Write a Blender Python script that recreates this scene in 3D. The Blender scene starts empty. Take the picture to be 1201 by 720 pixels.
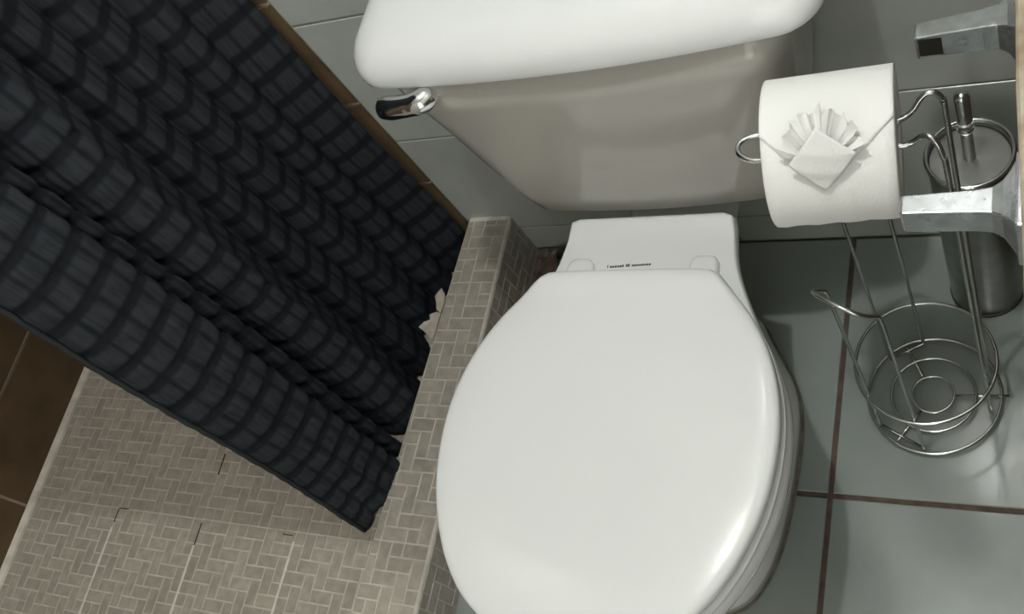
import bpy, bmesh, math, random
from mathutils import Vector, Matrix
random.seed(7)
S = bpy.context.scene
COL = S.collection

# ------------------------------------------------------------------ camera
# world frame: x right along the back wall, y towards the back wall (wall at y=0.80), z up
RIGHT = Vector((0.87568982, 0.21362413, -0.43304974))
DOWN = Vector((-0.00332586, -0.89412759, -0.44779995))
FWD = Vector((-0.4828626, 0.39357412, -0.78226794))
EYE = Vector((0, 0, 1.36))
cd = bpy.data.cameras.new('camera')
cam = bpy.data.objects.new('camera', cd); COL.objects.link(cam)
cd.sensor_fit = 'HORIZONTAL'; cd.sensor_width = 36.0; cd.lens = 1181.7 / 1201 * 36
cd.clip_start = 0.02
m3 = Matrix((RIGHT, -DOWN, -FWD)).transposed()
cam.matrix_world = Matrix.Translation(EYE) @ m3.to_4x4()
S.camera = cam

# ------------------------------------------------------------------ light
S.view_settings.view_transform = 'Standard'
S.view_settings.look = 'None'
S.view_settings.gamma = 1.0
S.view_settings.use_curve_mapping = False
S.view_settings.exposure = 0.46
w = bpy.data.worlds.new('world'); S.world = w; w.use_nodes = True
w.node_tree.nodes['Background'].inputs[0].default_value = (0.9, 0.95, 1, 1)
w.node_tree.nodes['Background'].inputs[1].default_value = 0.05

def lamp(name, loc, power, radius, color):
    l = bpy.data.lights.new(name, 'POINT'); l.energy = power; l.shadow_soft_size = radius; l.color = color
    o = bpy.data.objects.new(name, l); o.location = loc; COL.objects.link(o)
    return o
LC = (1.0, 0.99, 0.97)
lamp('ceiling_lamp', (-0.21, 0.37, 2.30), 27, 0.022, LC)        # over the toilet
lamp('shower_lamp', (-1.40, 0.69, 2.25), 19, 0.12, (1.0, 0.97, 0.92))
dl = bpy.data.lights.new('fill_light', 'AREA'); dl.shape = 'RECTANGLE'; dl.size = 0.8; dl.size_y = 1.9; dl.energy = 5.5; dl.color = (1.0, 0.99, 0.95)
do = bpy.data.objects.new('fill_light', dl); do.location = (0.05, -1.22, 1.15); do.rotation_euler = (math.radians(90), 0, 0); COL.objects.link(do)  # added, unseen fill behind the camera that lifts the ambient light

# ------------------------------------------------------------------ helpers
def tag(o, label=None, cat=None, group=None, kind=None):
    if label: o['label'] = label
    if cat: o['category'] = cat
    if group: o['group'] = group
    if kind: o['kind'] = kind
    return o

def empty(name, loc, label, cat, group=None):
    o = bpy.data.objects.new(name, None); o.empty_display_size = 0.05
    o.location = loc; COL.objects.link(o)
    return tag(o, label, cat, group)

def wloc(o):
    v = Vector((0, 0, 0))
    while o: v += o.location; o = o.parent
    return v

def mk_mesh(name, V, F, mat, smooth=True):
    me = bpy.data.meshes.new(name)
    me.from_pydata([tuple(v) for v in V], [], F)
    me.validate(); me.update()
    bm = bmesh.new(); bm.from_mesh(me)
    bmesh.ops.recalc_face_normals(bm, faces=bm.faces)
    bm.to_mesh(me); bm.free()
    if mat: me.materials.append(mat)
    if smooth: me.polygons.foreach_set('use_smooth', [True] * len(me.polygons))
    return me

def put(name, me, parent=None, loc=(0, 0, 0)):
    o = bpy.data.objects.new(name, me); o.location = loc
    if parent: o.parent = parent
    COL.objects.link(o)
    return o

def part(name, V, F, mat, parent=None, smooth=True, angle=None, bevel=None):
    """mesh given in world coordinates, linked (optionally under a parent)"""
    off = wloc(parent) if parent else Vector((0, 0, 0))
    me = mk_mesh(name, [Vector(v) - off for v in V], F, mat, smooth)
    if angle: me.set_sharp_from_angle(angle=math.radians(angle))
    o = put(name, me, parent)
    if bevel:
        b = o.modifiers.new('bevel', 'BEVEL'); b.width = bevel; b.segments = 3; b.limit_method = 'ANGLE'
    return o

def solo(name, V, F, mat, origin, **k):
    """top-level mesh with its origin at its base"""
    origin = Vector(origin)
    me = mk_mesh(name, [Vector(v) - origin for v in V], F, mat, k.get('smooth', True))
    if k.get('angle'): me.set_sharp_from_angle(angle=math.radians(k['angle']))
    return put(name, me, None, origin)

def box(x0, x1, y0, y1, z0, z1):
    V = [(x, y, z) for z in (z0, z1) for y in (y0, y1) for x in (x0, x1)]
    F = [(0, 2, 3, 1), (4, 5, 7, 6), (0, 1, 5, 4), (2, 6, 7, 3), (0, 4, 6, 2), (1, 3, 7, 5)]
    return V, F

def join(*parts):
    V, F = [], []
    for v, f in parts:
        n = len(V); V += list(v); F += [tuple(i + n for i in q) for q in f]
    return V, F

def loft(rings, cap0=True, cap1=True):
    n = len(rings[0]); V = [p for r in rings for p in r]; F = []
    for k in range(len(rings) - 1):
        for i in range(n):
            j = (i + 1) % n
            F.append((k * n + i, k * n + j, (k + 1) * n + j, (k + 1) * n + i))
    if cap0: F.append(tuple(reversed(range(n))))
    if cap1: F.append(tuple((len(rings) - 1) * n + i for i in range(n)))
    return V, F

def tube(P, r, closed=False, n=8):
    P = [Vector(p) for p in P]; N = len(P); rings = []
    T = []
    for i in range(N):
        if closed: t = P[(i + 1) % N] - P[i - 1]
        else: t = P[min(i + 1, N - 1)] - P[max(i - 1, 0)]
        T.append(t.normalized())
    up = Vector((0, 0, 1)) if abs(T[0].z) < 0.9 else Vector((1, 0, 0))
    u = (up - T[0] * up.dot(T[0])).normalized()
    for i in range(N):
        u = (u - T[i] * u.dot(T[i])).normalized(); v = T[i].cross(u)
        rr = r[i] if isinstance(r, (list, tuple)) else r
        rings.append([P[i] + (u * math.cos(a) + v * math.sin(a)) * rr for a in [2 * math.pi * k / n for k in range(n)]])
    if closed:
        V = [p for q in rings for p in q]; F = []
        for k in range(N):
            for i in range(n):
                j = (i + 1) % n; k2 = (k + 1) % N
                F.append((k * n + i, k * n + j, k2 * n + j, k2 * n + i))
        return V, F
    return loft(rings)

def crom(P, m=6, closed=False):
    P = [Vector(p) for p in P]; out = []; N = len(P)
    for i in range(N if closed else N - 1):
        if closed: a, b, c, d = P[i - 1], P[i], P[(i + 1) % N], P[(i + 2) % N]
        else: a, b, c, d = P[max(i - 1, 0)], P[i], P[i + 1], P[min(i + 2, N - 1)]
        for k in range(m):
            t = k / m
            out.append(0.5 * ((2 * b) + (c - a) * t + (2 * a - 5 * b + 4 * c - d) * t * t + (3 * b - a - 3 * c + d) * t ** 3))
    if not closed: out.append(P[-1])
    return out

def lathe(prof, cx, cy, n=48):
    rings = [[(cx + r * math.cos(2 * math.pi * k / n), cy + r * math.sin(2 * math.pi * k / n), z) for k in range(n)] for r, z in prof]
    return loft(rings)

def circle(cx, cy, z, r, n=64):
    return [(cx + r * math.cos(2 * math.pi * k / n), cy + r * math.sin(2 * math.pi * k / n), z) for k in range(n)]

def proj(p):
    q = Vector(p) - EYE; d = q.dot(FWD)
    return 1181.7 * q.dot(RIGHT) / d + 600.5, 1181.7 * q.dot(DOWN) / d + 360

# ------------------------------------------------------------------ materials
def mat(name, col, rough=0.5, metal=0.0, var=0.0, vscale=8.0, rvar=0.0, rscale=6.0, rnd=0.0, bump=0.0, bscale=200.0,
        coat=0.0, col2=None, detail=4.0, spec=0.5):
    m = bpy.data.materials.new(name); m.use_nodes = True
    nt = m.node_tree; L = nt.links; p = nt.nodes['Principled BSDF']
    p.inputs['Roughness'].default_value = rough; p.inputs['Metallic'].default_value = metal
    p.inputs['Coat Weight'].default_value = coat; p.inputs['Coat Roughness'].default_value = 0.04
    p.inputs['Specular IOR Level'].default_value = spec
    p.inputs['Base Color'].default_value = (*col, 1)
    geo = nt.nodes.new('ShaderNodeNewGeometry')
    def noise(sc, det=detail):
        n = nt.nodes.new('ShaderNodeTexNoise'); n.inputs['Scale'].default_value = sc; n.inputs['Detail'].default_value = det
        L.new(geo.outputs['Position'], n.inputs['Vector']); return n
    c = None
    if var or col2:
        n = noise(vscale); r = nt.nodes.new('ShaderNodeValToRGB')
        r.color_ramp.elements[0].position = 0.35; r.color_ramp.elements[1].position = 0.65
        a = [x * (1 - var) for x in col]; b = list(col2) if col2 else [min(1, x * (1 + var)) for x in col]
        r.color_ramp.elements[0].color = (*a, 1); r.color_ramp.elements[1].color = (*b, 1)
        L.new(n.outputs['Fac'], r.inputs['Fac']); c = r.outputs['Color']
    if rnd:
        oi = nt.nodes.new('ShaderNodeObjectInfo'); mr = nt.nodes.new('ShaderNodeMapRange')
        mr.inputs['To Min'].default_value = 1 - rnd; mr.inputs['To Max'].default_value = 1 + rnd
        L.new(oi.outputs['Random'], mr.inputs['Value'])
        h = nt.nodes.new('ShaderNodeVectorMath'); h.operation = 'SCALE'
        if c: L.new(c, h.inputs[0])
        else: h.inputs[0].default_value = col
        L.new(mr.outputs['Result'], h.inputs['Scale']); c = h.outputs['Vector']
    if c: L.new(c, p.inputs['Base Color'])
    if rvar:
        n = noise(rscale); mr = nt.nodes.new('ShaderNodeMapRange')
        mr.inputs['From Min'].default_value = 0.3; mr.inputs['From Max'].default_value = 0.7
        mr.inputs['To Min'].default_value = max(0.02, rough - rvar); mr.inputs['To Max'].default_value = min(1, rough + rvar)
        L.new(n.outputs['Fac'], mr.inputs['Value']); L.new(mr.outputs['Result'], p.inputs['Roughness'])
    if bump:
        n = noise(bscale, 3); b = nt.nodes.new('ShaderNodeBump'); b.inputs['Strength'].default_value = bump
        b.inputs['Distance'].default_value = 0.002
        L.new(n.outputs['Fac'], b.inputs['Height']); L.new(b.outputs['Normal'], p.inputs['Normal'])
    return m

M = {}
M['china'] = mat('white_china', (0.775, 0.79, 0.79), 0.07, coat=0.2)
M['shaded_china'] = mat('shade_toned_china', (0.40, 0.387, 0.35), 0.07, coat=0.2)  # tank glaze, darker than the lid: shade on its front put into the colour
M['plastic'] = mat('white_plastic', (0.785, 0.80, 0.80), 0.11, rvar=0.02, rscale=14)
M['wall_tile'] = mat('grey_wall_tile', (0.46, 0.49, 0.455), 0.22, var=0.07, vscale=9, rnd=0.03, bump=0.05, bscale=60)
M['floor_tile'] = mat('grey_floor_tile', (0.280, 0.313, 0.296), 0.17, var=0.09, vscale=7, rvar=0.06, rscale=5, rnd=0.03, bump=0.06, bscale=40)
M['wall_grout'] = mat('pale_wall_grout', (0.26, 0.27, 0.25), 0.9, var=0.25, vscale=30)
M['floor_grout'] = mat('brown_floor_grout', (0.105, 0.075, 0.058), 0.9, var=0.3, vscale=40, bump=0.3, bscale=300)
M['mosaic'] = mat('beige_mosaic', (0.325, 0.30, 0.255), 0.42, var=0.12, vscale=60, rnd=0.10, bump=0.12, bscale=250)
M['mosaic_grout'] = mat('cream_mosaic_grout', (0.49, 0.465, 0.41), 0.8, var=0.12, vscale=50)
M['brown_tile'] = mat('brown_shower_tile', (0.105, 0.066, 0.033), 0.38, var=0.22, vscale=14, rnd=0.06, bump=0.08, bscale=80)
M['brown_grout'] = mat('tan_grout', (0.40, 0.34, 0.26), 0.85, var=0.15, vscale=40)
M['caulk'] = mat('cream_caulk', (0.50, 0.47, 0.41), 0.55, var=0.15, vscale=40)
M['fresh_grout'] = mat('pale_fresh_grout', (0.62, 0.60, 0.55), 0.6, var=0.1, vscale=60)
M['scrap'] = mat('grubby_caulk', (0.36, 0.32, 0.27), 0.7, var=0.15, vscale=90)
M['crack'] = mat('black_mildewed_joint', (0.02, 0.018, 0.015), 0.9)
M['chrome'] = mat('chrome', (0.72, 0.73, 0.73), 0.10, 1.0)
M['wire'] = mat('chromed_wire', (0.62, 0.63, 0.62), 0.16, 1.0)
M['worn_chrome'] = mat('scuffed_chrome', (0.60, 0.61, 0.64), 0.24, 1.0, var=0.12, vscale=90, rvar=0.07, rscale=70)
M['steel'] = mat('brushed_steel', (0.42, 0.43, 0.41), 0.33, 1.0, var=0.10, vscale=40, rvar=0.05, rscale=60, bump=0.03, bscale=700)
M['socket'] = mat('dark_socket', (0.012, 0.011, 0.008), 0.7)
M['paper'] = mat('white_tissue', (0.86, 0.86, 0.845), 0.95, bump=0.25, bscale=420, spec=0.1)
M['card'] = mat('cardboard', (0.36, 0.27, 0.18), 0.9)
M['stone'] = mat('beige_mottled_stone', (0.26, 0.19, 0.13), 0.30, col2=(0.50, 0.44, 0.35), vscale=38, detail=6)
M['cabinet'] = mat('painted_cabinet', (0.25, 0.20, 0.15), 0.5)
M['plaster'] = mat('grey_plaster', (0.62, 0.63, 0.60), 0.9)
M['print'] = mat('dark_print', (0.03, 0.03, 0.03), 0.6)
M['seal'] = mat('grimy_seal', (0.17, 0.155, 0.12), 0.7, var=0.3, vscale=60)
M['gasket'] = mat('dark_rubber', (0.05, 0.048, 0.042), 0.7)
M['dirt'] = mat('exposed_mortar', (0.16, 0.115, 0.085), 0.95, var=0.45, vscale=45, bump=0.6, bscale=160)

def curtain_mat(name, light, dark):
    m = bpy.data.materials.new(name); m.use_nodes = True
    nt = m.node_tree; L = nt.links; p = nt.nodes['Principled BSDF']
    p.inputs['Roughness'].default_value = 0.9; p.inputs['Specular IOR Level'].default_value = 0.08
    uv = nt.nodes.new('ShaderNodeUVMap'); uv.uv_map = 'UVMap'
    sep = nt.nodes.new('ShaderNodeSeparateXYZ'); L.new(uv.outputs['UV'], sep.inputs[0])
    def band(sock, width, soft, low):
        f = nt.nodes.new('ShaderNodeMath'); f.operation = 'FRACT'; L.new(sock, f.inputs[0])
        a = nt.nodes.new('ShaderNodeMath'); a.operation = 'SUBTRACT'; L.new(f.outputs[0], a.inputs[0]); a.inputs[1].default_value = 0.5
        b = nt.nodes.new('ShaderNodeMath'); b.operation = 'ABSOLUTE'; L.new(a.outputs[0], b.inputs[0])
        r = nt.nodes.new('ShaderNodeMapRange'); r.interpolation_type = 'SMOOTHSTEP'
        r.inputs['From Min'].default_value = 0.5 - width - soft; r.inputs['From Max'].default_value = 0.5 - width + soft
        r.inputs['To Min'].default_value = 1; r.inputs['To Max'].default_value = low
        L.new(b.outputs[0], r.inputs['Value']); return r.outputs[0]
    def mul(a, b):
        m_ = nt.nodes.new('ShaderNodeMath'); m_.operation = 'MULTIPLY'; L.new(a, m_.inputs[0]); L.new(b, m_.inputs[1]); return m_
    wob = nt.nodes.new('ShaderNodeTexNoise'); wob.inputs['Scale'].default_value = 1.3; wob.inputs['Detail'].default_value = 2
    L.new(uv.outputs['UV'], wob.inputs['Vector'])
    ad = nt.nodes.new('ShaderNodeMath'); ad.operation = 'MULTIPLY_ADD'; L.new(wob.outputs['Fac'], ad.inputs[0]); ad.inputs[1].default_value = 0.04; L.new(sep.outputs[1], ad.inputs[2])
    st = nt.nodes.new('ShaderNodeMapping'); st.inputs['Scale'].default_value = (7.0, 0.8, 1); L.new(uv.outputs['UV'], st.inputs['Vector'])
    sn = nt.nodes.new('ShaderNodeTexNoise'); sn.inputs['Scale'].default_value = 1.0; sn.inputs['Detail'].default_value = 3; L.new(st.outputs['Vector'], sn.inputs['Vector'])
    sr = nt.nodes.new('ShaderNodeMapRange'); sr.inputs['From Min'].default_value = 0.35; sr.inputs['From Max'].default_value = 0.55
    sr.inputs['To Min'].default_value = 0.55; sr.inputs['To Max'].default_value = 1.0; L.new(sn.outputs['Fac'], sr.inputs['Value'])
    mu = mul(mul(band(sep.outputs[0], 0.08, 0.06, 0.30), band(ad.outputs[0], 0.17, 0.07, 0.12)).outputs[0], sr.outputs['Result'])
    mix = nt.nodes.new('ShaderNodeMix'); mix.data_type = 'RGBA'
    L.new(mu.outputs[0], mix.inputs['Factor'])
    mix.inputs['A'].default_value = (*dark, 1); mix.inputs['B'].default_value = (*light, 1)
    L.new(mix.outputs['Result'], p.inputs['Base Color'])
    return m
M['curtain'] = curtain_mat('navy_seersucker', (0.0335, 0.0368, 0.0430), (0.0100, 0.0114, 0.0150))
M['hem'] = mat('navy_hem', (0.014, 0.016, 0.020), 0.8)

# ------------------------------------------------------------------ room shell
BW = 0.80           # back wall
XS = -0.907         # where the grey tiling ends and the shower begins
XL = -1.82          # shower's far wall
ZS = 0.02           # shower floor level
ZC = 2.42
YF = -1.25; XR = 0.62

def tile_obj(name, x, y, z, sx, sy, sz, axis, material, parent, cache={}, bev=0.0015):
    """chamfered tile centred at x,y,z; face normal along axis; mesh data shared by size"""
    key = (name, round(sx, 4), round(sy, 4), round(sz, 4), axis, material.name)
    if key not in cache:
        hx, hy, hz = sx / 2, sy / 2, sz / 2
        def rect(h, ins):
            if axis == 'z': return [(-hx + ins, -hy + ins, h), (hx - ins, -hy + ins, h), (hx - ins, hy - ins, h), (-hx + ins, hy - ins, h)]
            if axis == '-y': return [(-hx + ins, -h, -hz + ins), (hx - ins, -h, -hz + ins), (hx - ins, -h, hz - ins), (-hx + ins, -h, hz - ins)]
            return [(h, -hy + ins, -hz + ins), (h, hy - ins, -hz + ins), (h, hy - ins, hz - ins), (h, -hy + ins, hz - ins)]
        t = {'z': hz, '-y': hy, 'x': hx}[axis]
        V, F = loft([rect(-t, 0), rect(t - bev, 0), rect(t - bev * 0.3, bev * 0.35), rect(t, bev)])
        cache[key] = mk_mesh(name, V, F, material, False)
    off = wloc(parent)
    return put(name, cache[key], parent, Vector((x, y, z)) - off)

# --- floor
V, F = box(-0.86, XR, YF, BW, -0.06, -0.002)
fl = tag(solo('floor', V, F, M['floor_grout'], (0, 0, -0.06), smooth=False), 'pale grey tiled bathroom floor with brown grout', 'floor', kind='structure')
gx = [-0.86, -0.680, -0.2805, 0.1195, 0.5195, XR]; gy = [YF, -0.80, -0.40, 0.0, 0.3985, BW]
for i in range(len(gx) - 1):
    for j in range(len(gy) - 1):
        x0, x1, y0, y1 = gx[i] + 0.0035, gx[i + 1] - 0.0035, gy[j] + 0.0035, gy[j + 1] - 0.0035
        tile_obj('floor_tile', (x0 + x1) / 2, (y0 + y1) / 2, -0.005, x1 - x0, y1 - y0, 0.010, 'z', M['floor_tile'], fl)

# --- back wall
V, F = box(XL - 0.1, XR + 0.1, BW + 0.0012, BW + 0.12, -0.06, ZC)
wb = tag(solo('wall_back', V, F, M['wall_grout'], (0, BW, 0), smooth=False), 'back wall of grey tiles behind the toilet and brown tiles inside the shower', 'wall', kind='structure')
gz = [-0.002, 0.0712, 0.3368, 0.6024, 0.868, 1.1336, 1.3992, 1.6648, 1.9304, 2.196, ZC]
gxw = [XS, -0.4535, 0.0, 0.4535, XR + 0.1]
for i in range(len(gxw) - 1):
    for j in range(len(gz) - 1):
        g = 0.0017
        x0, x1, z0, z1 = gxw[i] + g, gxw[i + 1] - g, gz[j] + g, gz[j + 1] - g
        tile_obj('wall_tile', (x0 + x1) / 2, BW + 0.005, (z0 + z1) / 2, x1 - x0, 0.010, z1 - z0, '-y', M['wall_tile'], wb)
# brown tiles inside the shower carry on the same wall (tan grout strip behind them)
V, F = box(XL - 0.02, XS - 0.001, BW - 0.0012, BW + 0.008, -0.02, ZC)
part('tan_grout_bed', V, F, M['brown_grout'], wb, smooth=False)
gzb = [0.0127 + 0.2125 * k for k in range(12)]
gxb = [XL - 0.02, -1.757, -1.332, XS]
for i in range(len(gxb) - 1):
    for j in range(len(gzb) - 1):
        g = 0.0025
        x0, x1, z0, z1 = gxb[i] + g, gxb[i + 1] - (g if i < 2 else 0.0005), gzb[j] + g, min(gzb[j + 1], ZC) - g
        tile_obj('brown_tile', (x0 + x1) / 2, BW + 0.0025, (z0 + z1) / 2, x1 - x0, 0.011, z1 - z0, '-y', M['brown_tile'], wb)

# --- shower's far wall
V, F = box(XL - 0.12, XL - 0.004, YF, BW + 0.02, -0.06, ZC)
wl = tag(solo('wall_left', V, F, M['brown_grout'], (XL, 0, 0), smooth=False), 'brown tiled far wall of the shower with tan grout', 'wall', kind='structure')
gzl = [-0.0335 + 0.2125 * k for k in range(12)]
gyl = [YF, -0.62, -0.195, 0.230, 0.655, BW]
for i in range(len(gyl) - 1):
    for j in range(len(gzl) - 1):
        g = 0.0028
        y0, y1, z0, z1 = gyl[i] + g, gyl[i + 1] - g, gzl[j] + g, min(gzl[j + 1], ZC) - g
        tile_obj('brown_tile', XL - 0.005, (y0 + y1) / 2, (z0 + z1) / 2, 0.010, y1 - y0, z1 - z0, 'x', M['brown_tile'], wl)

# --- walls and ceiling behind the camera
V, F = box(XL - 0.12, XR + 0.12, YF - 0.1, YF, -0.06, ZC)
tag(solo('wall_front', V, F, M['plaster'], (0, YF, 0), smooth=False), 'plain plastered wall behind the camera', 'wall', kind='structure')
V, F = box(XR, XR + 0.1, YF, BW + 0.01, -0.06, ZC)
tag(solo('wall_right', V, F, M['plaster'], (XR, 0, 0), smooth=False), 'plain plastered wall behind the vanity', 'wall', kind='structure')
V, F = box(XL - 0.12, XR + 0.12, YF - 0.1, BW + 0.12, ZC, ZC + 0.08)
tag(solo('ceiling', V, F, M['plaster'], (0, 0, ZC), smooth=False), 'plain white bathroom ceiling', 'ceiling', kind='structure')

# ------------------------------------------------------------------ shower floor and curb, herringbone mosaic
U = 0.02175
CT = 0.110                                       # curb top
def inner(y): return -0.8985 - (0.8 - y) * 0.034  # curb's shower side edge
def outer(y): return -0.8155 + (0.8 - y) * 0.010

def herring(nu, nv, k0=0):
    """pieces of an nu x nv unit field: (u0,u1,v0,v1), cut at its border"""
    out = []
    for r in range(-1, nv + 1):
        for c in range(-2, nu + 1):
            k = (c + r + k0) % 4
            if k == 0: q = (c, c + 2, r, r + 1)
            elif k == 2: q = (c, c + 1, r, r + 2)
            else: continue
            q = (max(q[0], 0), min(q[1], nu), max(q[2], 0), min(q[3], nv))
            if q[1] > q[0] and q[3] > q[2]: out.append(q)
    return out

V, F = box(XL - 0.01, -0.86, YF, BW + 0.008, -0.06, ZS - 0.0012)
sf = tag(solo('shower_floor', V, F, M['mosaic_grout'], (-1.36, 0.1, -0.06), smooth=False), 'beige herringbone mosaic shower floor beyond the curb', 'floor', kind='structure')
TS = 10 * U
xj = -1.3555; yj = 0.2518
pieces = []
for a in range(-3, 3):
    for b in range(-4, 3):
        X0 = xj + a * TS; Y0 = yj + b * TS
        for (u0, u1, v0, v1) in herring(10, 10, (a * 2 + b) % 4):
            x0, x1 = X0 + u0 * U, X0 + u1 * U
            # the field is laid with v running towards the room (-y)
            y0, y1 = Y0 + TS - v1 * U, Y0 + TS - v0 * U
            x0 = max(x0, XL + 0.012); x1 = min(x1, inner((y0 + y1) / 2) - 0.001); y1 = min(y1, BW - 0.004)
            if x1 - x0 < 0.005 or y1 - y0 < 0.005: continue
            pieces.append((x0, x1, y0, y1))
def shown(q):
    px, py = proj(((q[0] + q[1]) / 2, (q[2] + q[3]) / 2, ZS))
    return 0 < px < 470 and py < 735 and py > 345 + px * 0.615 - 12
def near(q):
    return (Vector(((q[0] + q[1]) / 2, (q[2] + q[3]) / 2, ZS)) - EYE).length / math.sqrt((q[1] - q[0]) * (q[3] - q[2]))
GAP = 0.0014
vis = sorted([q for q in pieces if shown(q)], key=near)[:296]
chosen = set(vis)
for q in vis:
    tile_obj('mosaic_tile', (q[0] + q[1]) / 2, (q[2] + q[3]) / 2, ZS - 0.0015, q[1] - q[0] - 2 * GAP, q[3] - q[2] - 2 * GAP, 0.003, 'z', M['mosaic'], sf, bev=0.0008)
rest = [q for q in pieces if q not in chosen]
bx_ = [box(q[0] + GAP, q[1] - GAP, q[2] + GAP, q[3] - GAP, ZS - 0.003, ZS) for q in rest]
o = part('mosaic_tiles', *join(*bx_), M['mosaic'], sf, smooth=False); o['kind'] = 'stuff'
# raised pale grout lines and blackened cracks where the mosaic sheets meet
def strip(x0, y0, x1, y1, wd, z0, z1):
    d = Vector((x1 - x0, y1 - y0, 0)).normalized(); n = Vector((-d.y, d.x, 0)) * wd / 2
    a, b = Vector((x0, y0, 0)), Vector((x1, y1, 0))
    lo = [a - n, b - n, b + n, a + n]
    return loft([[p + Vector((0, 0, z0)) for p in lo], [p + Vector((0, 0, z1)) for p in lo]])
for (x0, y0, x1, y1) in ((xj, 0.205, xj, 0.0), (xj - TS, 0.215, xj - TS, 0.0), (xj + TS, 0.235, xj + TS, 0.0)):
    part('grout_line', *strip(x0, y0, x1, y1, 0.0046, ZS - 0.002, ZS + 0.0006), M['fresh_grout'], sf, smooth=False)
for (x0, y0, x1, y1, wd) in ((xj, 0.335, xj, 0.375, 0.0022), (xj, 0.39, xj, 0.41, 0.0018), (xj, 0.205, xj, 0.245, 0.0014),
                             (xj - TS, 0.225, xj - TS, 0.25, 0.0014), (xj - TS, 0.2518, xj - TS + 0.025, 0.2518, 0.0016), (xj + TS - 0.028, 0.245, xj + TS - 0.006, 0.245, 0.0016)):
    part('cracked_joint', *strip(x0, y0, x1, y1, wd, ZS - 0.001, ZS + 0.0004), M['crack'], sf, smooth=False)
# caulk strip between shower floor and brown wall
V, F = loft([[(XL - 0.004, y, ZS - 0.002), (XL + 0.012, y, ZS - 0.002), (XL + 0.010, y, ZS + 0.003), (XL + 0.001, y, ZS + 0.010)] for y in (YF + 0.01, BW - 0.006)])
tag(part('caulk_strip', V, F, M['caulk'], sf, smooth=False), 'cream caulk strip along the brown wall')

# curb
def curb_ring(y, e=0.0):
    xi, xo = inner(y), outer(y); r = 0.005
    return [(xo - 0.0012, y, -0.004), (xo - 0.0012, y, CT - r), (xo - 0.0012 - r * 0.3, y, CT - 0.0012 - r * 0.3), (xo - r, y, CT - 0.0012),
            (xi + r, y, CT - 0.0012), (xi + r * 0.3, y, CT - 0.0012 - r * 0.3), (xi, y, CT - r), (xi, y, ZS - 0.004)]
V, F = loft([curb_ring(BW + 0.004), curb_ring(0.5), curb_ring(0.2), curb_ring(YF + 0.002)])
cb = tag(solo('shower_curb', V, F, M['mosaic_grout'], (-0.86, 0, -0.004), smooth=False), 'low beige mosaic shower curb between the toilet and the curtain', 'curb', kind='structure')
top, side = [], []
for b in range(-3, 3):
    Y0 = yj - 0.012 + b * TS
    for (u0, u1, v0, v1) in herring(6, 10, (b + 1) % 4):
        y0, y1 = Y0 + TS - v1 * U, min(Y0 + TS - v0 * U, BW - 0.006)
        if y1 - y0 < 0.005: continue
        ym = (y0 + y1) / 2
        x1 = outer(ym) - 0.004 - (6 - u1) * U + 0.0; x0 = outer(ym) - 0.004 - (6 - u0) * U
        x0 = max(x0, inner(ym) + 0.003); x1 = min(x1, outer(ym) - 0.004)
        if x1 - x0 > 0.004: top.append((x0, x1, y0, y1))
    for (u0, u1, v0, v1) in herring(10, 5, (b + 2) % 4):
        y0, y1 = Y0 + u0 * U, min(Y0 + u1 * U, BW - 0.006)
        if y1 - y0 > 0.005: side.append((y0, y1, CT - 0.005 - v1 * U, CT - 0.005 - v0 * U))
for (x0, x1, y0, y1) in top:
    tile_obj('mosaic_tile', (x0 + x1) / 2, (y0 + y1) / 2, CT - 0.0015, x1 - x0 - 2 * GAP, y1 - y0 - 2 * GAP, 0.003, 'z', M['mosaic'], cb, bev=0.0008)
for (y0, y1, z0, z1) in side:
    z0 = max(z0, 0.002)
    if z1 - z0 < 0.004: continue
    tile_obj('mosaic_tile', outer((y0 + y1) / 2) - 0.0015, (y0 + y1) / 2, (z0 + z1) / 2, 0.003, y1 - y0 - 2 * GAP, z1 - z0 - 2 * GAP, 'x', M['mosaic'], cb, bev=0.0008)
# torn caulk curling up along the curb's inner edge
def scrap(pts, thick, name='torn_caulk'):
    rings = []
    c = sum((Vector(p) for p in pts), Vector()) / len(pts)
    a = [Vector(p) for p in pts]
    b = [p + (c - p) * 0.06 + Vector((0.4, -0.3, 1)).normalized() * thick for p in a]
    V, F = loft([a, b])
    return tag(part(name, V, F, M['scrap'], cb, smooth=False), 'ragged flap of cream caulk torn off the curb edge')
def edge(y, dx=0.0, dz=0.0):
    return Vector((inner(y) + dx, y, CT + dz))
scrap([edge(0.640, 0.004, 0), edge(0.652, 0.001, 0.003), edge(0.660, -0.004, 0.010), edge(0.654, -0.009, 0.009), edge(0.644, -0.012, 0.011), edge(0.634, -0.009, 0.005), edge(0.622, -0.006, 0.003), edge(0.618, 0.002, 0.0)], 0.002)
scrap([edge(0.618, 0.003, 0), edge(0.620, -0.006, 0.002), edge(0.612, -0.013, 0.008), edge(0.604, -0.011, 0.005), edge(0.598, -0.020, 0.008), edge(0.588, -0.027, 0.009), edge(0.584, -0.019, 0.003), edge(0.576, -0.008, 0.001), edge(0.566, 0.003, 0.0)], 0.002)

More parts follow.
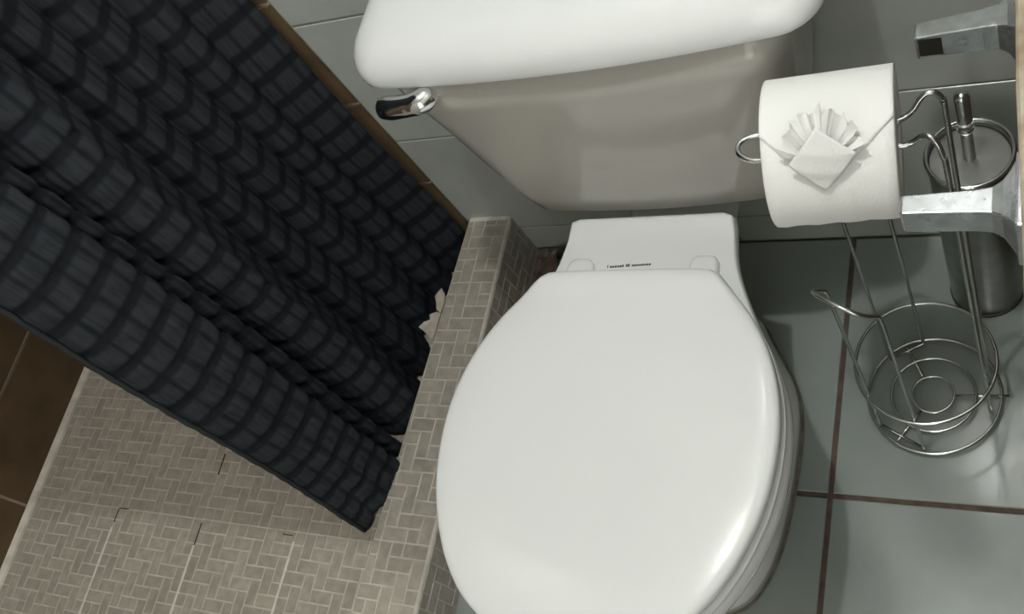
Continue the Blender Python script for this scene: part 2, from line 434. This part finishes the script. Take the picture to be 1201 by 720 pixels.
# ------------------------------------------------------------------ shower curtain
def make_curtain():
    # plan of the bunched folds, from the near edge to the wall: (y, x)
    P = [(0.258, -0.950), (0.266, -0.934), (0.292, -0.917), (0.325, -0.909), (0.352, -0.906), (0.363, -0.913), (0.369, -0.942), (0.375, -0.952), (0.380, -0.932), (0.387, -0.920), (0.394, -0.922),
         (0.399, -0.950), (0.404, -0.984), (0.411, -0.984), (0.416, -0.956), (0.426, -0.930), (0.444, -0.915), (0.460, -0.910), (0.470, -0.912), (0.480, -0.926), (0.500, -0.944), (0.520, -0.958), (0.534, -0.974),
         (0.540, -0.958), (0.550, -0.946), (0.574, -0.954), (0.594, -0.963), (0.609, -0.976), (0.616, -0.960), (0.628, -0.948), (0.650, -0.955), (0.670, -0.963), (0.684, -0.977),
         (0.691, -0.960), (0.704, -0.946), (0.722, -0.951), (0.738, -0.962), (0.747, -0.948), (0.766, -0.928), (0.784, -0.914), (0.789, -0.918)]
    Q = crom([(x, y, 0) for y, x in P], 12)
    s = [0.0]
    for i in range(1, len(Q)): s.append(s[-1] + (Q[i] - Q[i - 1]).length)
    tot = s[-1]; step = 0.0032; n = int(tot / step)
    cols = []; j = 0
    for k in range(n + 1):
        t = tot * k / n
        while j < len(s) - 2 and s[j + 1] < t: j += 1
        f = (t - s[j]) / max(1e-9, s[j + 1] - s[j])
        p = Q[j].lerp(Q[j + 1], f)
        cols.append((t, p.x, p.y))
    def norm(k):
        a, b = cols[max(k - 2, 0)], cols[min(k + 2, n)]
        d = Vector((b[1] - a[1], b[2] - a[2])).normalized()
        return Vector((d.y, -d.x))        # towards +x
    def zb(y, t):                          # hem height
        z = 0.060 - 0.028 * min(1, max(0, (y - 0.47) / 0.05))
        for yc, wdt, hgt in ((0.330, 0.055, 0.050), (0.275, 0.02, 0.03), (0.405, 0.010, 0.040), (0.445, 0.022, 0.012), (0.61, 0.02, 0.012)):
            z += hgt * math.exp(-((y - yc) / wdt) ** 2)
        return z + 0.0022 * math.sin(t * 170) + 0.0012 * math.sin(t * 430 + 1)
    zs = []
    z = 0.0
    while z < 1.0: zs.append(z); z += 0.0042
    while z < 2.28: zs.append(z); z += 0.03
    V, F, UV = [], [], []
    CU, CV = 0.034, 0.047
    for k, (t, x, y) in enumerate(cols):
        nm = norm(k); b = zb(y, t)
        for h in zs:
            z = 0.060 + h + (b - 0.060) * max(0.0, 1 - h / 0.30) ** 1.5    # only the hem itself is uneven
            u, v = t / CU, h / CV
            fu, fv = u % 1, v % 1
            row = int(v)
            pu = 1 - abs(2 * fu - 1) ** 4; pv = 1 - abs(2 * fv - 1) ** 4
            puff = 0.0030 * pu * pv + 0.0007 * math.sin(2 * math.pi * (fu * 3 + 0.13 * math.sin(row * 2.3))) * pv
            puff += 0.0006 * math.sin(v * 9.1 + u * 3.7)
            puff *= 1 - 0.65 * min(1, max(0, (y - 0.47) / 0.03))
            # the folds drift and soften a little with height
            sway = 0.006 * math.sin(h * 2.6 + t * 5) * min(1, h * 3) + 0.003 * math.sin(h * 9 + t * 17) * min(1, h * 5)
            lean = 0.043 * h * max(0, 1 - (y - 0.27) / 0.52)
            amp = 1 + 0.10 * math.sin(h * 3.1 + t * 11) * min(1, h * 2)
            far = min(1, max(0, (y - 0.70) / 0.05))
            xx = -0.938 + (x + 0.938) * (amp * (1 - far) + far) - 0.008 * min(1, h * 1.2) * (1 - far)
            V.append(Vector((xx + nm.x * puff, min(y + lean + sway + nm.y * puff, 0.792), z)))
            UV.append((u, v))
    m = len(zs)
    for k in range(n):
        for i in range(m - 1):
            F.append((k * m + i, (k + 1) * m + i, (k + 1) * m + i + 1, k * m + i + 1))
    return V, F, UV, cols, m
V, F, UV, cols, mz = make_curtain()
cur_o = Vector((-0.94, 0.52, 0.058))
ct = solo('shower_curtain', V, F, M['curtain'], cur_o)
uvl = ct.data.uv_layers.new(name='UVMap')
buf = [0.0] * (2 * len(ct.data.loops))
vi = [0] * len(ct.data.loops); ct.data.loops.foreach_get('vertex_index', vi)
for i, q in enumerate(vi): buf[2 * i], buf[2 * i + 1] = UV[q]
uvl.data.foreach_set('uv', buf)
tag(ct, 'dark navy seersucker shower curtain hanging in folds beside the curb', 'shower curtain')
sol = ct.modifiers.new('thickness', 'SOLIDIFY'); sol.thickness = 0.0012; sol.offset = -1
# rolled hem along the bottom and the near edge
hp = [V[k * mz] for k in range(0, len(cols), 2)]
part('bottom_hem', *tube(hp, 0.0019, n=6), M['hem'], ct)
hp = [V[i] + Vector((-0.003, -0.002, 0)) for i in range(0, mz, 2)]
part('side_hem', *tube(hp, 0.0042, n=6), M['hem'], ct)

# crumbled brown mortar on the floor in the corner behind the toilet
pp = [(-0.812, 0.797), (-0.660, 0.797), (-0.640, 0.770), (-0.655, 0.700), (-0.690, 0.640), (-0.720, 0.560), (-0.760, 0.545), (-0.811, 0.53)]
rr_ = random.Random(5)
part('mortar_patch', *loft([[(x, y, 0.0) for x, y in pp], [(x + rr_.uniform(-.004, 0.004) * 0, y, 0.003) for x, y in pp]]), M['dirt'], fl, smooth=False)
for (mx, my, mr) in ((-0.795, 0.788, 0.010), (-0.780, 0.790, 0.007), (-0.733, 0.789, 0.008), (-0.803, 0.772, 0.006)):
    part('mortar_crumb', *lathe([(mr, 0.002), (mr * 0.8, 0.006), (mr * 0.2, 0.008)], mx, my, 7), M['seal'], fl, smooth=False)

# ------------------------------------------------------------------ toilet
XC = -0.437
toilet = empty('toilet', (XC, 0.42, 0), 'white two-piece toilet with closed lid beside the shower curb', 'toilet')
def half_outline(pts, n):
    """(halfwidth, y) from the back centre round the right side to the front centre -> n+1 points evenly spaced"""
    Q = crom([(a, b, 0) for a, b in pts], 10)
    s = [0.0]
    for i in range(1, len(Q)): s.append(s[-1] + (Q[i] - Q[i - 1]).length)
    out = []; j = 0
    for k in range(n + 1):
        t = s[-1] * k / n
        while j < len(s) - 2 and s[j + 1] < t: j += 1
        f = (t - s[j]) / max(1e-9, s[j + 1] - s[j]); p = Q[j].lerp(Q[j + 1], f)
        out.append((max(0, p.x), p.y))
    out[0] = (0.0, out[0][1]); out[-1] = (0.0, out[-1][1])
    return out
def full(half):
    return [(XC + a, b) for a, b in half] + [(XC - a, b) for a, b in reversed(half[1:-1])]
def scaled(o, s, z, cy=0.315, dy=0.0):
    return [(XC + (x - XC) * s, cy + (y - cy) * s + dy, z) for x, y in o]

LID = half_outline([(0, 0.5165), (0.05, 0.5165), (0.090, 0.5155), (0.104, 0.512), (0.114, 0.502), (0.134, 0.477), (0.150, 0.456), (0.1665, 0.428), (0.180, 0.395),
                    (0.1885, 0.360), (0.1915, 0.325), (0.190, 0.290), (0.185, 0.258), (0.1765, 0.228), (0.162, 0.193), (0.142, 0.160), (0.115, 0.131), (0.08, 0.109), (0.04, 0.096), (0, 0.092)], 60)
LF = full(LID)
rings = [scaled(LF, s, z) for s, z in ((0.90, 0.4125), (0.975, 0.4125), (0.992, 0.4137), (1.0, 0.4175), (1.0, 0.424), (0.9965, 0.4270), (0.990, 0.4292), (0.979, 0.4308), (0.960, 0.4320), (0.93, 0.4330),
                                       (0.89, 0.4340), (0.84, 0.4349), (0.78, 0.4356), (0.66, 0.4364), (0.5, 0.4370), (0.3, 0.4374), (0.1, 0.4376))]
# the hinge end swells up to a soft lip
rings = [[(x, y, z + (0.0040 * min(1, max(0, (y - 0.472) / 0.026)) ** 1.6 if z > 0.4305 else 0)) for x, y, z in r] for r in rings]
part('seat_lid', *loft(rings), M['plastic'], toilet)
# seat ring with its opening
SEAT = [(a + 0.001 if a > 0.02 else a * 1.05, b if b > 0.3 else 0.3 - (0.3 - b) * 1.004) for a, b in LID]
SFu = full(SEAT)
rings = [scaled(SFu, s, z) for s, z in ((0.60, 0.3955), (0.965, 0.3950), (0.988, 0.3960), (0.998, 0.3985), (1.0, 0.402), (0.996, 0.4055), (0.980, 0.4075), (0.62, 0.4075), (0.60, 0.404))]
n_ = len(rings[0]); V_, F_ = loft(rings, False, False)
F_ += [((len(rings) - 1) * n_ + i, (len(rings) - 1) * n_ + (i + 1) % n_, (i + 1) % n_, i) for i in range(n_)]
part('seat', V_, F_, M['plastic'], toilet)
# rubber shadow gap between lid and seat and between seat and rim: small bumpers
for (bx0, by0) in ((0.12, 0.19), (-0.12, 0.19), (0.15, 0.40), (-0.15, 0.40)):
    part('bumper', *lathe([(0.009, 0.4070), (0.009, 0.4135)], XC + bx0 * 0.92, by0, 16), M['gasket'], toilet)

# bowl with rim, deck and foot
RIM = half_outline([(0, 0.609), (0.06, 0.609), (0.096, 0.609), (0.1035, 0.603), (0.106, 0.585), (0.112, 0.548), (0.121, 0.520), (0.136, 0.487), (0.152, 0.456), (0.169, 0.425), (0.183, 0.392),
                    (0.191, 0.358), (0.1935, 0.325), (0.192, 0.290), (0.187, 0.256), (0.177, 0.224), (0.161, 0.188), (0.141, 0.157), (0.113, 0.130), (0.078, 0.109), (0.040, 0.097), (0, 0.093)], 64)
FOOT = half_outline([(0, 0.655), (0.025, 0.655), (0.042, 0.645), (0.056, 0.620), (0.076, 0.587), (0.096, 0.552), (0.107, 0.518), (0.111, 0.48), (0.111, 0.44), (0.1095, 0.395), (0.105, 0.35), (0.099, 0.312), (0.086, 0.272), (0.066, 0.240), (0.035, 0.222), (0, 0.217)], 64)
def sect(t, z, g=1.0):
    h = []
    for (a1, b1), (a2, b2) in zip(FOOT, RIM):
        k = min(1, max(0, (b2 - 0.44) / 0.10)); q = t ** (1 + 5 * k * k * (3 - 2 * k))   # undercut below the rear deck
        h.append((a1 * (1 - q) + a2 * q, b1 * (1 - q) + b2 * q))
    return [(XC + (x - XC) * g, 0.40 + (y - 0.40) * g, z) for x, y in full(h)]
rings = [sect(0, 0.0, 1.0), sect(0, 0.024, 1.0), sect(0, 0.038, 0.99), sect(0.01, 0.06, 0.95), sect(0.04, 0.12, 0.92), sect(0.14, 0.18, 0.92), sect(0.36, 0.235, 0.95), sect(0.62, 0.28, 0.98), sect(0.78, 0.315, 0.995),
         sect(0.90, 0.342, 1.0), sect(0.965, 0.36, 1.0), sect(1, 0.376, 1.0), sect(1, 0.384, 0.9965), sect(1, 0.3885, 0.988)]
RF = full(RIM)
def cap(s):
    out = []
    for x, y in RF:
        yy = 0.40 + (y - 0.40) * 0.988 * s
        k = min(1, max(0, (yy - 0.580) / 0.022)); k = k * k * (3 - 2 * k)
        out.append((XC + (x - XC) * 0.988 * s, yy, 0.3900 + 0.007 * k))
    return out
rings += [cap(s) for s in (0.992, 0.975, 0.955, 0.93, 0.90, 0.86, 0.80, 0.6, 0.3, 0.05)]
part('bowl', *loft(rings), M['china'], toilet)
# foot of the bowl that the tank is bolted to, behind the deck
V, F = box(XC - 0.045, XC + 0.045, 0.600, 0.770, 0.20, 0.360)
part('tank_platform', V, F, M['china'], toilet, smooth=False, bevel=0.012)
V, F = lathe([(0.038, 0.356), (0.043, 0.362), (0.043, 0.380), (0.038, 0.386)], XC, 0.70, 32)
part('tank_gasket', V, F, M['gasket'], toilet)
# dark caulk line round the foot
fp = [(XC + (x - XC) * 1.006, 0.40 + (y - 0.40) * 1.004, 0.0015) for x, y in full(FOOT)]
part('foot_seal', *tube(fp, 0.0022, True, 8), M['seal'], toilet)

def rrect(hw, yf, yb, r, z, bow=0.0, n=10):
    """rounded rectangle outline, front (low y) bowed out by bow"""
    pts = []
    rb = min(r, 0.02)
    for cx, cy, a0, rr in ((hw - r, yf + r, -90, r), (hw - rb, yb - rb, 0, rb), (-hw + rb, yb - rb, 90, rb), (-hw + r, yf + r, 180, r)):
        for k in range(n + 1):
            a = math.radians(a0 + 90 * k / n)
            pts.append((cx + rr * math.cos(a), cy + rr * math.sin(a)))
    last = pts[-1]; first = pts[0]
    for k in range(1, 16):
        t = k / 16; pts.append((last[0] + (first[0] - last[0]) * t, yf))
    out = []
    for x, y in pts:
        k = max(0, 1 - (x / hw) ** 2) * max(0, 1 - (y - yf) / 0.08)
        out.append((XC + x, y - bow * k, z))
    return out
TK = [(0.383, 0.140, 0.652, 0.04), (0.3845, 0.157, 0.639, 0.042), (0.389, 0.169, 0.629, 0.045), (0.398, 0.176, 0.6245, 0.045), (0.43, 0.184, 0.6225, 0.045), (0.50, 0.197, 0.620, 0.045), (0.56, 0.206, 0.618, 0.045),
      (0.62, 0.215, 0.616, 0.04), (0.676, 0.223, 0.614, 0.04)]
tank = part('tank', *loft([rrect(hw, yf, 0.785, r, z, 0.010) for z, hw, yf, r in TK]), M['shaded_china'], toilet)
TL = [(0.668, -0.008), (0.6692, -0.0025), (0.672, -0.0005), (0.678, 0.0), (0.685, -0.0003), (0.692, -0.002), (0.699, -0.0055), (0.7065, -0.0115), (0.7125, -0.019), (0.7175, -0.030), (0.7205, -0.046), (0.7225, -0.072), (0.723, -0.095)]
part('tank_lid', *loft([rrect(0.253 + d, 0.616 - d, 0.792 + d * 0.2, 0.038 + d * 0.2, z, 0.016) for z, d in TL]), M['china'], toilet)

# hinge caps on the deck behind the lid
for sx in (-0.077, 0.077):
    rr = []
    for k, (g, z) in enumerate(((1.0, 0.390), (1.0, 0.395), (0.94, 0.398), (0.8, 0.400), (0.5, 0.4008))):
        rr.append([(XC + sx + 0.0175 * g * c, 0.526 + 0.024 * g * s_, z) for c, s_ in [(math.copysign(abs(math.cos(a)) ** 0.6, math.cos(a)), math.copysign(abs(math.sin(a)) ** 0.6, math.sin(a))) for a in [2 * math.pi * q / 32 for q in range(32)]]])
    part('hinge_cap', *loft(rr), M['plastic'], toilet)
# small worn printed line on the deck by the lid (only its strokes can be made out)
bits = []
xx = XC - 0.0445
rnd = random.Random(3)
for wd, hh in ((0.0012, 0.0042), (0, 0), (0.0030, 0.0026), (0.0028, 0.0024), (0.0032, 0.0026), (0.0026, 0.0024), (0.0030, 0.0026), (0.0026, 0.003), (0, 0), (0.0024, 0.0034), (0.0026, 0.0036),
               (0, 0), (0.002, 0.0024), (0.0024, 0.0024), (0.0028, 0.0024), (0.0022, 0.0024), (0.0028, 0.0024), (0.0028, 0.0026), (0.0022, 0.0022), (0.003, 0.0024), (0.003, 0.0024)):
    if wd == 0: xx += 0.0022; continue
    yb_ = 0.5395 + (xx - XC + 0.0445) * 0.045
    bits.append(box(xx, xx + wd * 0.8, yb_, yb_ + hh, 0.3901, 0.39045)); xx += wd * 1.05
part('printed_mark', *join(*bits), M['print'], toilet, smooth=False)['label'] = 'small worn dark printed lettering on the deck'

# flush lever
lv = [(-0.5960, 0.6125, 0.6585), (-0.5980, 0.605, 0.6585), (-0.6050, 0.5985, 0.6585), (-0.6160, 0.5965, 0.6580), (-0.6300, 0.5965, 0.6570), (-0.6440, 0.598, 0.6555), (-0.6560, 0.600, 0.6540), (-0.6620, 0.601, 0.6535)]
lr = [0.009, 0.0130, 0.0138, 0.0125, 0.0128, 0.0138, 0.0125, 0.006]
lvo = part('flush_lever', *tube(crom(lv, 4), [lr[min(i // 4, 7)] * (1 - (i % 4) / 4) + lr[min(i // 4 + 1, 7)] * (i % 4) / 4 for i in range(29)], n=20), M['chrome'], toilet)
lvo['label'] = 'chrome flush lever at the tank corner'
V, F = lathe([(0.0, 0), (0.013, 0), (0.013, 0.004), (0.010, 0.006), (0.0, 0.006)], 0, 0, 24)
part('lever_base', [(-0.596 + x, 0.6165 - z, 0.6585 + y) for x, y, z in V], F, M['chrome'], lvo)

# dark pipe stub on the grimy floor behind the toilet
V, F = lathe([(0.017, 0.0), (0.018, 0.006), (0.015, 0.012), (0.015, 0.02), (0.011, 0.022), (0.010, 0.012)], -0.752, 0.772, 24)
tag(solo('pipe_stub', V, F, M['gasket'], (-0.752, 0.772, 0), angle=40), 'short dark pipe end on the floor in the corner between curb and toilet', 'pipe')

# ------------------------------------------------------------------ toilet paper stand
SX, SY = -0.1575, 0.5452
RB = 0.0825
stand = empty('toilet_paper_stand', (SX, SY, 0), 'chrome wire toilet paper stand with round basket base on the floor', 'paper stand')
WR = 0.0023
part('base_ring', *tube(circle(SX, SY, 0.010, RB), WR, True), M['wire'], stand)
part('basket_ring', *tube(circle(SX, SY, 0.119, RB), WR, True), M['wire'], stand)
part('inner_ring', *tube(circle(SX, SY, 0.012, 0.0525), 0.0019, True), M['wire'], stand)
part('hub_ring', *tube(circle(SX, SY, 0.012, 0.026, 48), 0.0019, True), M['wire'], stand)
for a in (2, 118, 238):
    c, s_ = math.cos(math.radians(a)), math.sin(math.radians(a))
    r1 = 0.086 if a != 2 else 0.091
    part('spoke', *tube([(SX + c * 0.025, SY + s_ * 0.025, 0.0085), (SX + c * r1, SY + s_ * r1, 0.0085)], 0.0019), M['wire'], stand)
def hairpin(a1, a2, ztop):
    """tall wire loop standing in the basket whose top flares outwards"""
    p1 = Vector((SX + RB * math.cos(math.radians(a1)), SY + RB * math.sin(math.radians(a1)), 0)) 
    p2 = Vector((SX + RB * math.cos(math.radians(a2)), SY + RB * math.sin(math.radians(a2)), 0))
    p1 = Vector((SX, SY, 0)) + (p1 - Vector((SX, SY, 0))) * 0.955; p2 = Vector((SX, SY, 0)) + (p2 - Vector((SX, SY, 0))) * 0.955
    mid = (p1 + p2) / 2; out = (mid - Vector((SX, SY, 0))).normalized(); tg = (p2 - p1); hw = tg.length / 2; tg.normalize()
    up = Vector((0, 0, 1))
    fl_ = (out * 0.50 + up * 0.866)
    def P(side, d): return mid + tg * hw * side
    path = [p1 + up * 0.015, p1 + up * 0.03, p1 + up * 0.2, p1 + up * (ztop - 0.012), p1 + up * (ztop - 0.002) + fl_ * 0.002]
    for k in range(0, 25):
        t = math.pi * (0.5 - 0.5 * math.cos(math.pi * k / 24))
        path.append(mid + up * ztop + fl_ * (0.003 + 0.045 * math.sin(t) ** 0.36) - tg * hw * math.cos(t))
    path += [p2 + up * (ztop - 0.002) + fl_ * 0.002, p2 + up * (ztop - 0.012), p2 + up * 0.2, p2 + up * 0.03, p2 + up * 0.015]
    low = [p2 + up * 0.010 - out * 0.002, mid + up * 0.0085 - out * 0.002, p1 + up * 0.010 - out * 0.002]
    return tube(path + low, 0.0024, True)
part('retaining_loop', *hairpin(218, 265, 0.408), M['wire'], stand)
part('retaining_loop', *hairpin(102, 138, 0.400), M['wire'], stand)
pole = [(-0.0900, 0.566, 0.012), (-0.0905, 0.566, 0.03), (-0.0905, 0.566, 0.30), (-0.0905, 0.566, 0.59), (-0.0912, 0.566, 0.618), (-0.0955, 0.566, 0.629), (-0.102, 0.5655, 0.631), (-0.108, 0.563, 0.627), (-0.1145, 0.558, 0.619), (-0.122, 0.553, 0.616),
        (-0.134, 0.550, 0.616), (-0.18, 0.549, 0.616), (-0.236, 0.548, 0.617), (-0.250, 0.5465, 0.6175), (-0.2600, 0.541, 0.618), (-0.2625, 0.534, 0.618), (-0.2590, 0.526, 0.618), (-0.249, 0.5205, 0.6175), (-0.236, 0.520, 0.617),
        (-0.18, 0.523, 0.616), (-0.134, 0.526, 0.614), (-0.120, 0.527, 0.613), (-0.112, 0.529, 0.615), (-0.105, 0.529, 0.622), (-0.099, 0.526, 0.624), (-0.0935, 0.522, 0.619), (-0.0905, 0.519, 0.605), (-0.089, 0.5195, 0.57),
        (-0.088, 0.521, 0.30), (-0.087, 0.523, 0.03), (-0.087, 0.524, 0.012)]
part('pole', *tube(crom(pole, 5), 0.0026, n=10), M['wire'], stand)

# ------------------------------------------------------------------ toilet paper roll
RC = Vector((-0.1795, 0.535, 0.605)); RR = 0.0655; RL = 0.107
roll = empty('toilet_paper_roll', (RC.x, RC.y, RC.z - RR), 'white toilet paper roll with fan folded end sheet on the wire stand', 'toilet paper')
XD = Vector((1, 0.080, -0.055)).normalized()
nv = Vector((0, -0.579, 0.815)); nv = (nv - XD * nv.dot(XD)).normalized(); tv = nv.cross(XD)
def rp(u, al, h=0.0):
    """u 0..1 left to right, al angle in degrees from the side facing the room, h above the paper"""
    a = math.radians(al)
    return RC + XD * ((u - 0.5) * RL) + (nv * math.cos(a) + tv * math.sin(a)) * (RR + h)
def ring(u, r, n=72):
    return [RC + XD * ((u - 0.5) * RL) + (nv * math.cos(2 * math.pi * k / n) + tv * math.sin(2 * math.pi * k / n)) * r for k in range(n)]
RI = 0.0215
rings = [ring(0.0, RI), ring(0.0, RR - 0.002), ring(0.012, RR - 0.0003)] + [ring(k / 12, RR + 0.0006 * math.sin(k * 1.9)) for k in range(1, 12)] + [ring(0.988, RR - 0.0003), ring(1.0, RR - 0.002), ring(1.0, RI)]
n_ = 72; V_, F_ = loft(rings, False, False)
F_ += [((len(rings) - 1) * n_ + i, (len(rings) - 1) * n_ + (i + 1) % n_, (i + 1) % n_, i) for i in range(n_)]
part('paper_winding', V_, F_, M['paper'], roll)
rings = [ring(0.02, RI), ring(0.98, RI), ring(0.98, RI - 0.0015), ring(0.02, RI - 0.0015)]
V_, F_ = loft(rings, False, False); F_ += [(3 * n_ + i, 3 * n_ + (i + 1) % n_, (i + 1) % n_, i) for i in range(n_)]
part('cardboard_core', V_, F_, M['card'], roll, angle=40)
# end sheet folded to a point: everything above the V
def vline(u):
    return -30 + (0.475 - u) / 0.475 * 44 if u < 0.475 else -30 + (u - 0.475) / 0.525 * 48
V_, F_ = [], []
nu, na = 40, 26
for i in range(nu + 1):
    u = 0.001 + 0.998 * i / nu; a0 = vline(u)
    for k in range(na + 1):
        t = k / na; al = a0 + (108 - a0) * t
        h = 0.0004 + 0.0013 * (1 - t) ** 3
        V_.append(rp(u, al, h))
    for k in range(na):
        if i < nu: F_.append((i * (na + 1) + k, (i + 1) * (na + 1) + k, (i + 1) * (na + 1) + k + 1, i * (na + 1) + k + 1))
o = part('end_sheet', V_, F_, M['paper'], roll)
sol = o.modifiers.new('thickness', 'SOLIDIFY'); sol.thickness = 0.0007; sol.offset = 1
# pleated fan standing out of the point
V_, F_ = [], []
np_ = 13; nr = 6
for i in range(np_ * 2 + 1):
    f = i / (np_ * 2); th = math.radians(166 - 152 * f)
    z_ = (1 if i % 2 else -1)
    th += 0.05 * math.sin(i * 3.7)
    ln = 1.0 + 0.09 * math.sin(i * 2.1) + (0.05 if i % 4 == 1 else 0) - 0.10 * abs(2 * f - 1)
    for k in range(nr + 1):
        r = 0.22 + 0.78 * k / nr
        du = math.cos(th) * r * 0.345 * ln; da = math.sin(th) * r * 33 * ln
        h = 0.0040 + 0.0100 * r + z_ * 0.0036 * r
        V_.append(rp(0.47 + du, -9 + da, h))
    for k in range(nr):
        if i < np_ * 2: F_.append((i * (nr + 1) + k, (i + 1) * (nr + 1) + k, (i + 1) * (nr + 1) + k + 1, i * (nr + 1) + k + 1))
o = part('pleated_fan', V_, F_, M['paper'], roll, smooth=False)
sol = o.modifiers.new('thickness', 'SOLIDIFY'); sol.thickness = 0.0005; sol.offset = 1
# small diamond pocket over the fan's foot
V_, F_ = [], []
nd = 14
A, B, C_, D = (0.475, -30.5), (0.225, -7), (0.462, 11), (0.735, -4)
for i in range(nd + 1):
    for k in range(nd + 1):
        s_, t = i / nd, k / nd
        u = A[0] * (1 - s_) * (1 - t) + B[0] * s_ * (1 - t) + D[0] * (1 - s_) * t + C_[0] * s_ * t
        al = A[1] * (1 - s_) * (1 - t) + B[1] * s_ * (1 - t) + D[1] * (1 - s_) * t + C_[1] * s_ * t
        up_ = s_ * t
        h = 0.0015 + 0.0270 * (0.5 * (s_ + t)) ** 1.2 + 0.0006 * math.sin(9 * s_ + 14 * t) * (1 - up_) + 0.0015 * math.sin(math.pi * s_) * math.sin(math.pi * t)
        V_.append(rp(u, al, h))
for i in range(nd):
    for k in range(nd):
        F_.append((i * (nd + 1) + k, (i + 1) * (nd + 1) + k, (i + 1) * (nd + 1) + k + 1, i * (nd + 1) + k + 1))
o = part('diamond_fold', V_, F_, M['paper'], roll)
sol = o.modifiers.new('thickness', 'SOLIDIFY'); sol.thickness = 0.0009; sol.offset = 1

# ------------------------------------------------------------------ toilet brush and holder
BX, BY = -0.0965, 0.7115; BR = 0.0465
hold = empty('toilet_brush_holder', (BX, BY, 0), 'brushed steel cylindrical brush holder on the floor against the back wall', 'brush holder')
part('canister', *lathe([(BR - 0.002, 0.002), (BR - 0.001, 0.004), (BR - 0.001, 0.322), (BR - 0.003, 0.322), (BR - 0.003, 0.008), (0.001, 0.008)], BX, BY, 64), M['steel'], hold, angle=40)
part('base_band', *lathe([(BR - 0.002, 0.0), (BR + 0.0006, 0.001), (BR + 0.0008, 0.005), (BR - 0.001, 0.007)], BX, BY, 64), M['gasket'], hold, angle=40)
part('rim', *tube(circle(BX, BY, 0.3265, BR - 0.0005), 0.0028, True, 10), M['chrome'], hold)
brush = empty('toilet_brush', (BX, BY, 0.314), 'toilet brush with steel lid and slim chrome handle in the holder', 'toilet brush')
part('lid', *lathe([(0.002, 0.314), (0.0425, 0.314), (0.0432, 0.3165), (0.0425, 0.3185), (0.002, 0.319)], BX, BY, 64), M['steel'], brush, angle=40)
part('handle', *lathe([(0.0065, 0.318), (0.0062, 0.372), (0.004, 0.374)], BX, BY, 24), M['steel'], brush, angle=40)
part('grip', *lathe([(0.0075, 0.3715), (0.0086, 0.373), (0.0088, 0.376), (0.0082, 0.378), (0.0085, 0.380), (0.0085, 0.428), (0.0075, 0.4335), (0.0045, 0.4365), (0.001, 0.4375)], BX, BY, 28), M['chrome'], brush, angle=50)
part('stem', *lathe([(0.004, 0.10), (0.004, 0.314)], BX, BY, 12), M['steel'], brush)
part('bristle_head', *lathe([(0.010, 0.022), (0.034, 0.03), (0.036, 0.09), (0.01, 0.11)], BX, BY, 24), M['plaster'], brush)

# ------------------------------------------------------------------ vanity with stone top, paper holder posts on its side
van = empty('vanity', (0.25, 0.1, 0), 'vanity with beige mottled stone top at the right edge of the photo', 'vanity')
edge_ = [(-0.0300, 0.52), (-0.0288, 0.49), (-0.0277, 0.4337), (-0.0246, 0.372), (-0.0222, 0.313), (-0.019, 0.20), (-0.016, 0.10), (0.0, -0.25)]
out_ = [(x, y) for x, y in edge_] + [(XR - 0.002, -0.25), (XR - 0.002, 0.52)]
part('stone_top', *loft([[(x, y, 0.762) for x, y in out_], [(x, y, 0.800) for x, y in out_]]), M['stone'], van, smooth=False, bevel=0.004)
V, F = box(-0.0190, XR - 0.004, 0.31, 0.74, 0.0, 0.7615)
V, F = join((V, F), box(0.02, XR - 0.004, -0.22, 0.3105, 0.08, 0.7615))
part('cabinet', V, F, M['cabinet'], van, smooth=False)
def post(y0, label, socket, tilt):
    z0, z1 = 0.655, 0.681
    t = empty('paper_holder_post', (-0.019, y0, z0), label, 'paper holder', 'chrome posts of the wall paper holder')
    yc = y0
    # square arm flaring into its mounting plate
    rr = []
    for x, h, d in ((-0.1095, 0.0120, 0.0070), (-0.108, 0.0135, 0.0080), (-0.085, 0.0138, 0.0086), (-0.058, 0.0140, 0.0095), (-0.047, 0.0145, 0.0110), (-0.040, 0.0165, 0.015), (-0.0345, 0.0215, 0.0215), (-0.0312, 0.026, 0.026)):
        zc = 0.668 + tilt * (x + 0.03)
        rr.append([(x, yc + sy * d, zc + sz * h) for sy, sz in ((-1, -1), (1, -1), (1, 1), (-1, 1))])
    part('arm', *loft(rr), M['worn_chrome'], t, smooth=False, bevel=0.0012)
    V, F = box(-0.0315, -0.0191, yc - 0.031, yc + 0.031, 0.668 - 0.029, 0.668 + 0.029)
    part('mounting_plate', V, F, M['worn_chrome'], t, smooth=False, bevel=0.002)
    if socket:
        V, F = box(-0.1065, -0.0885, yc - 0.0086, yc - 0.0050, 0.6582 - 0.068 * tilt, 0.6785 - 0.068 * tilt)
        part('spindle_socket', V, F, M['socket'], t, smooth=False)['label'] = 'dark square socket for the missing spindle'
    else:
        V, F = box(-0.1065, -0.0885, yc + 0.0050, yc + 0.0086, 0.6582, 0.6785)
        part('spindle_socket', V, F, M['socket'], t, smooth=False)
post(0.5965, 'chrome paper holder post with open dark socket above the paper roll', True, 0.10)
post(0.4255, 'scuffed chrome paper holder post in front of the brush holder', False, 0.0)
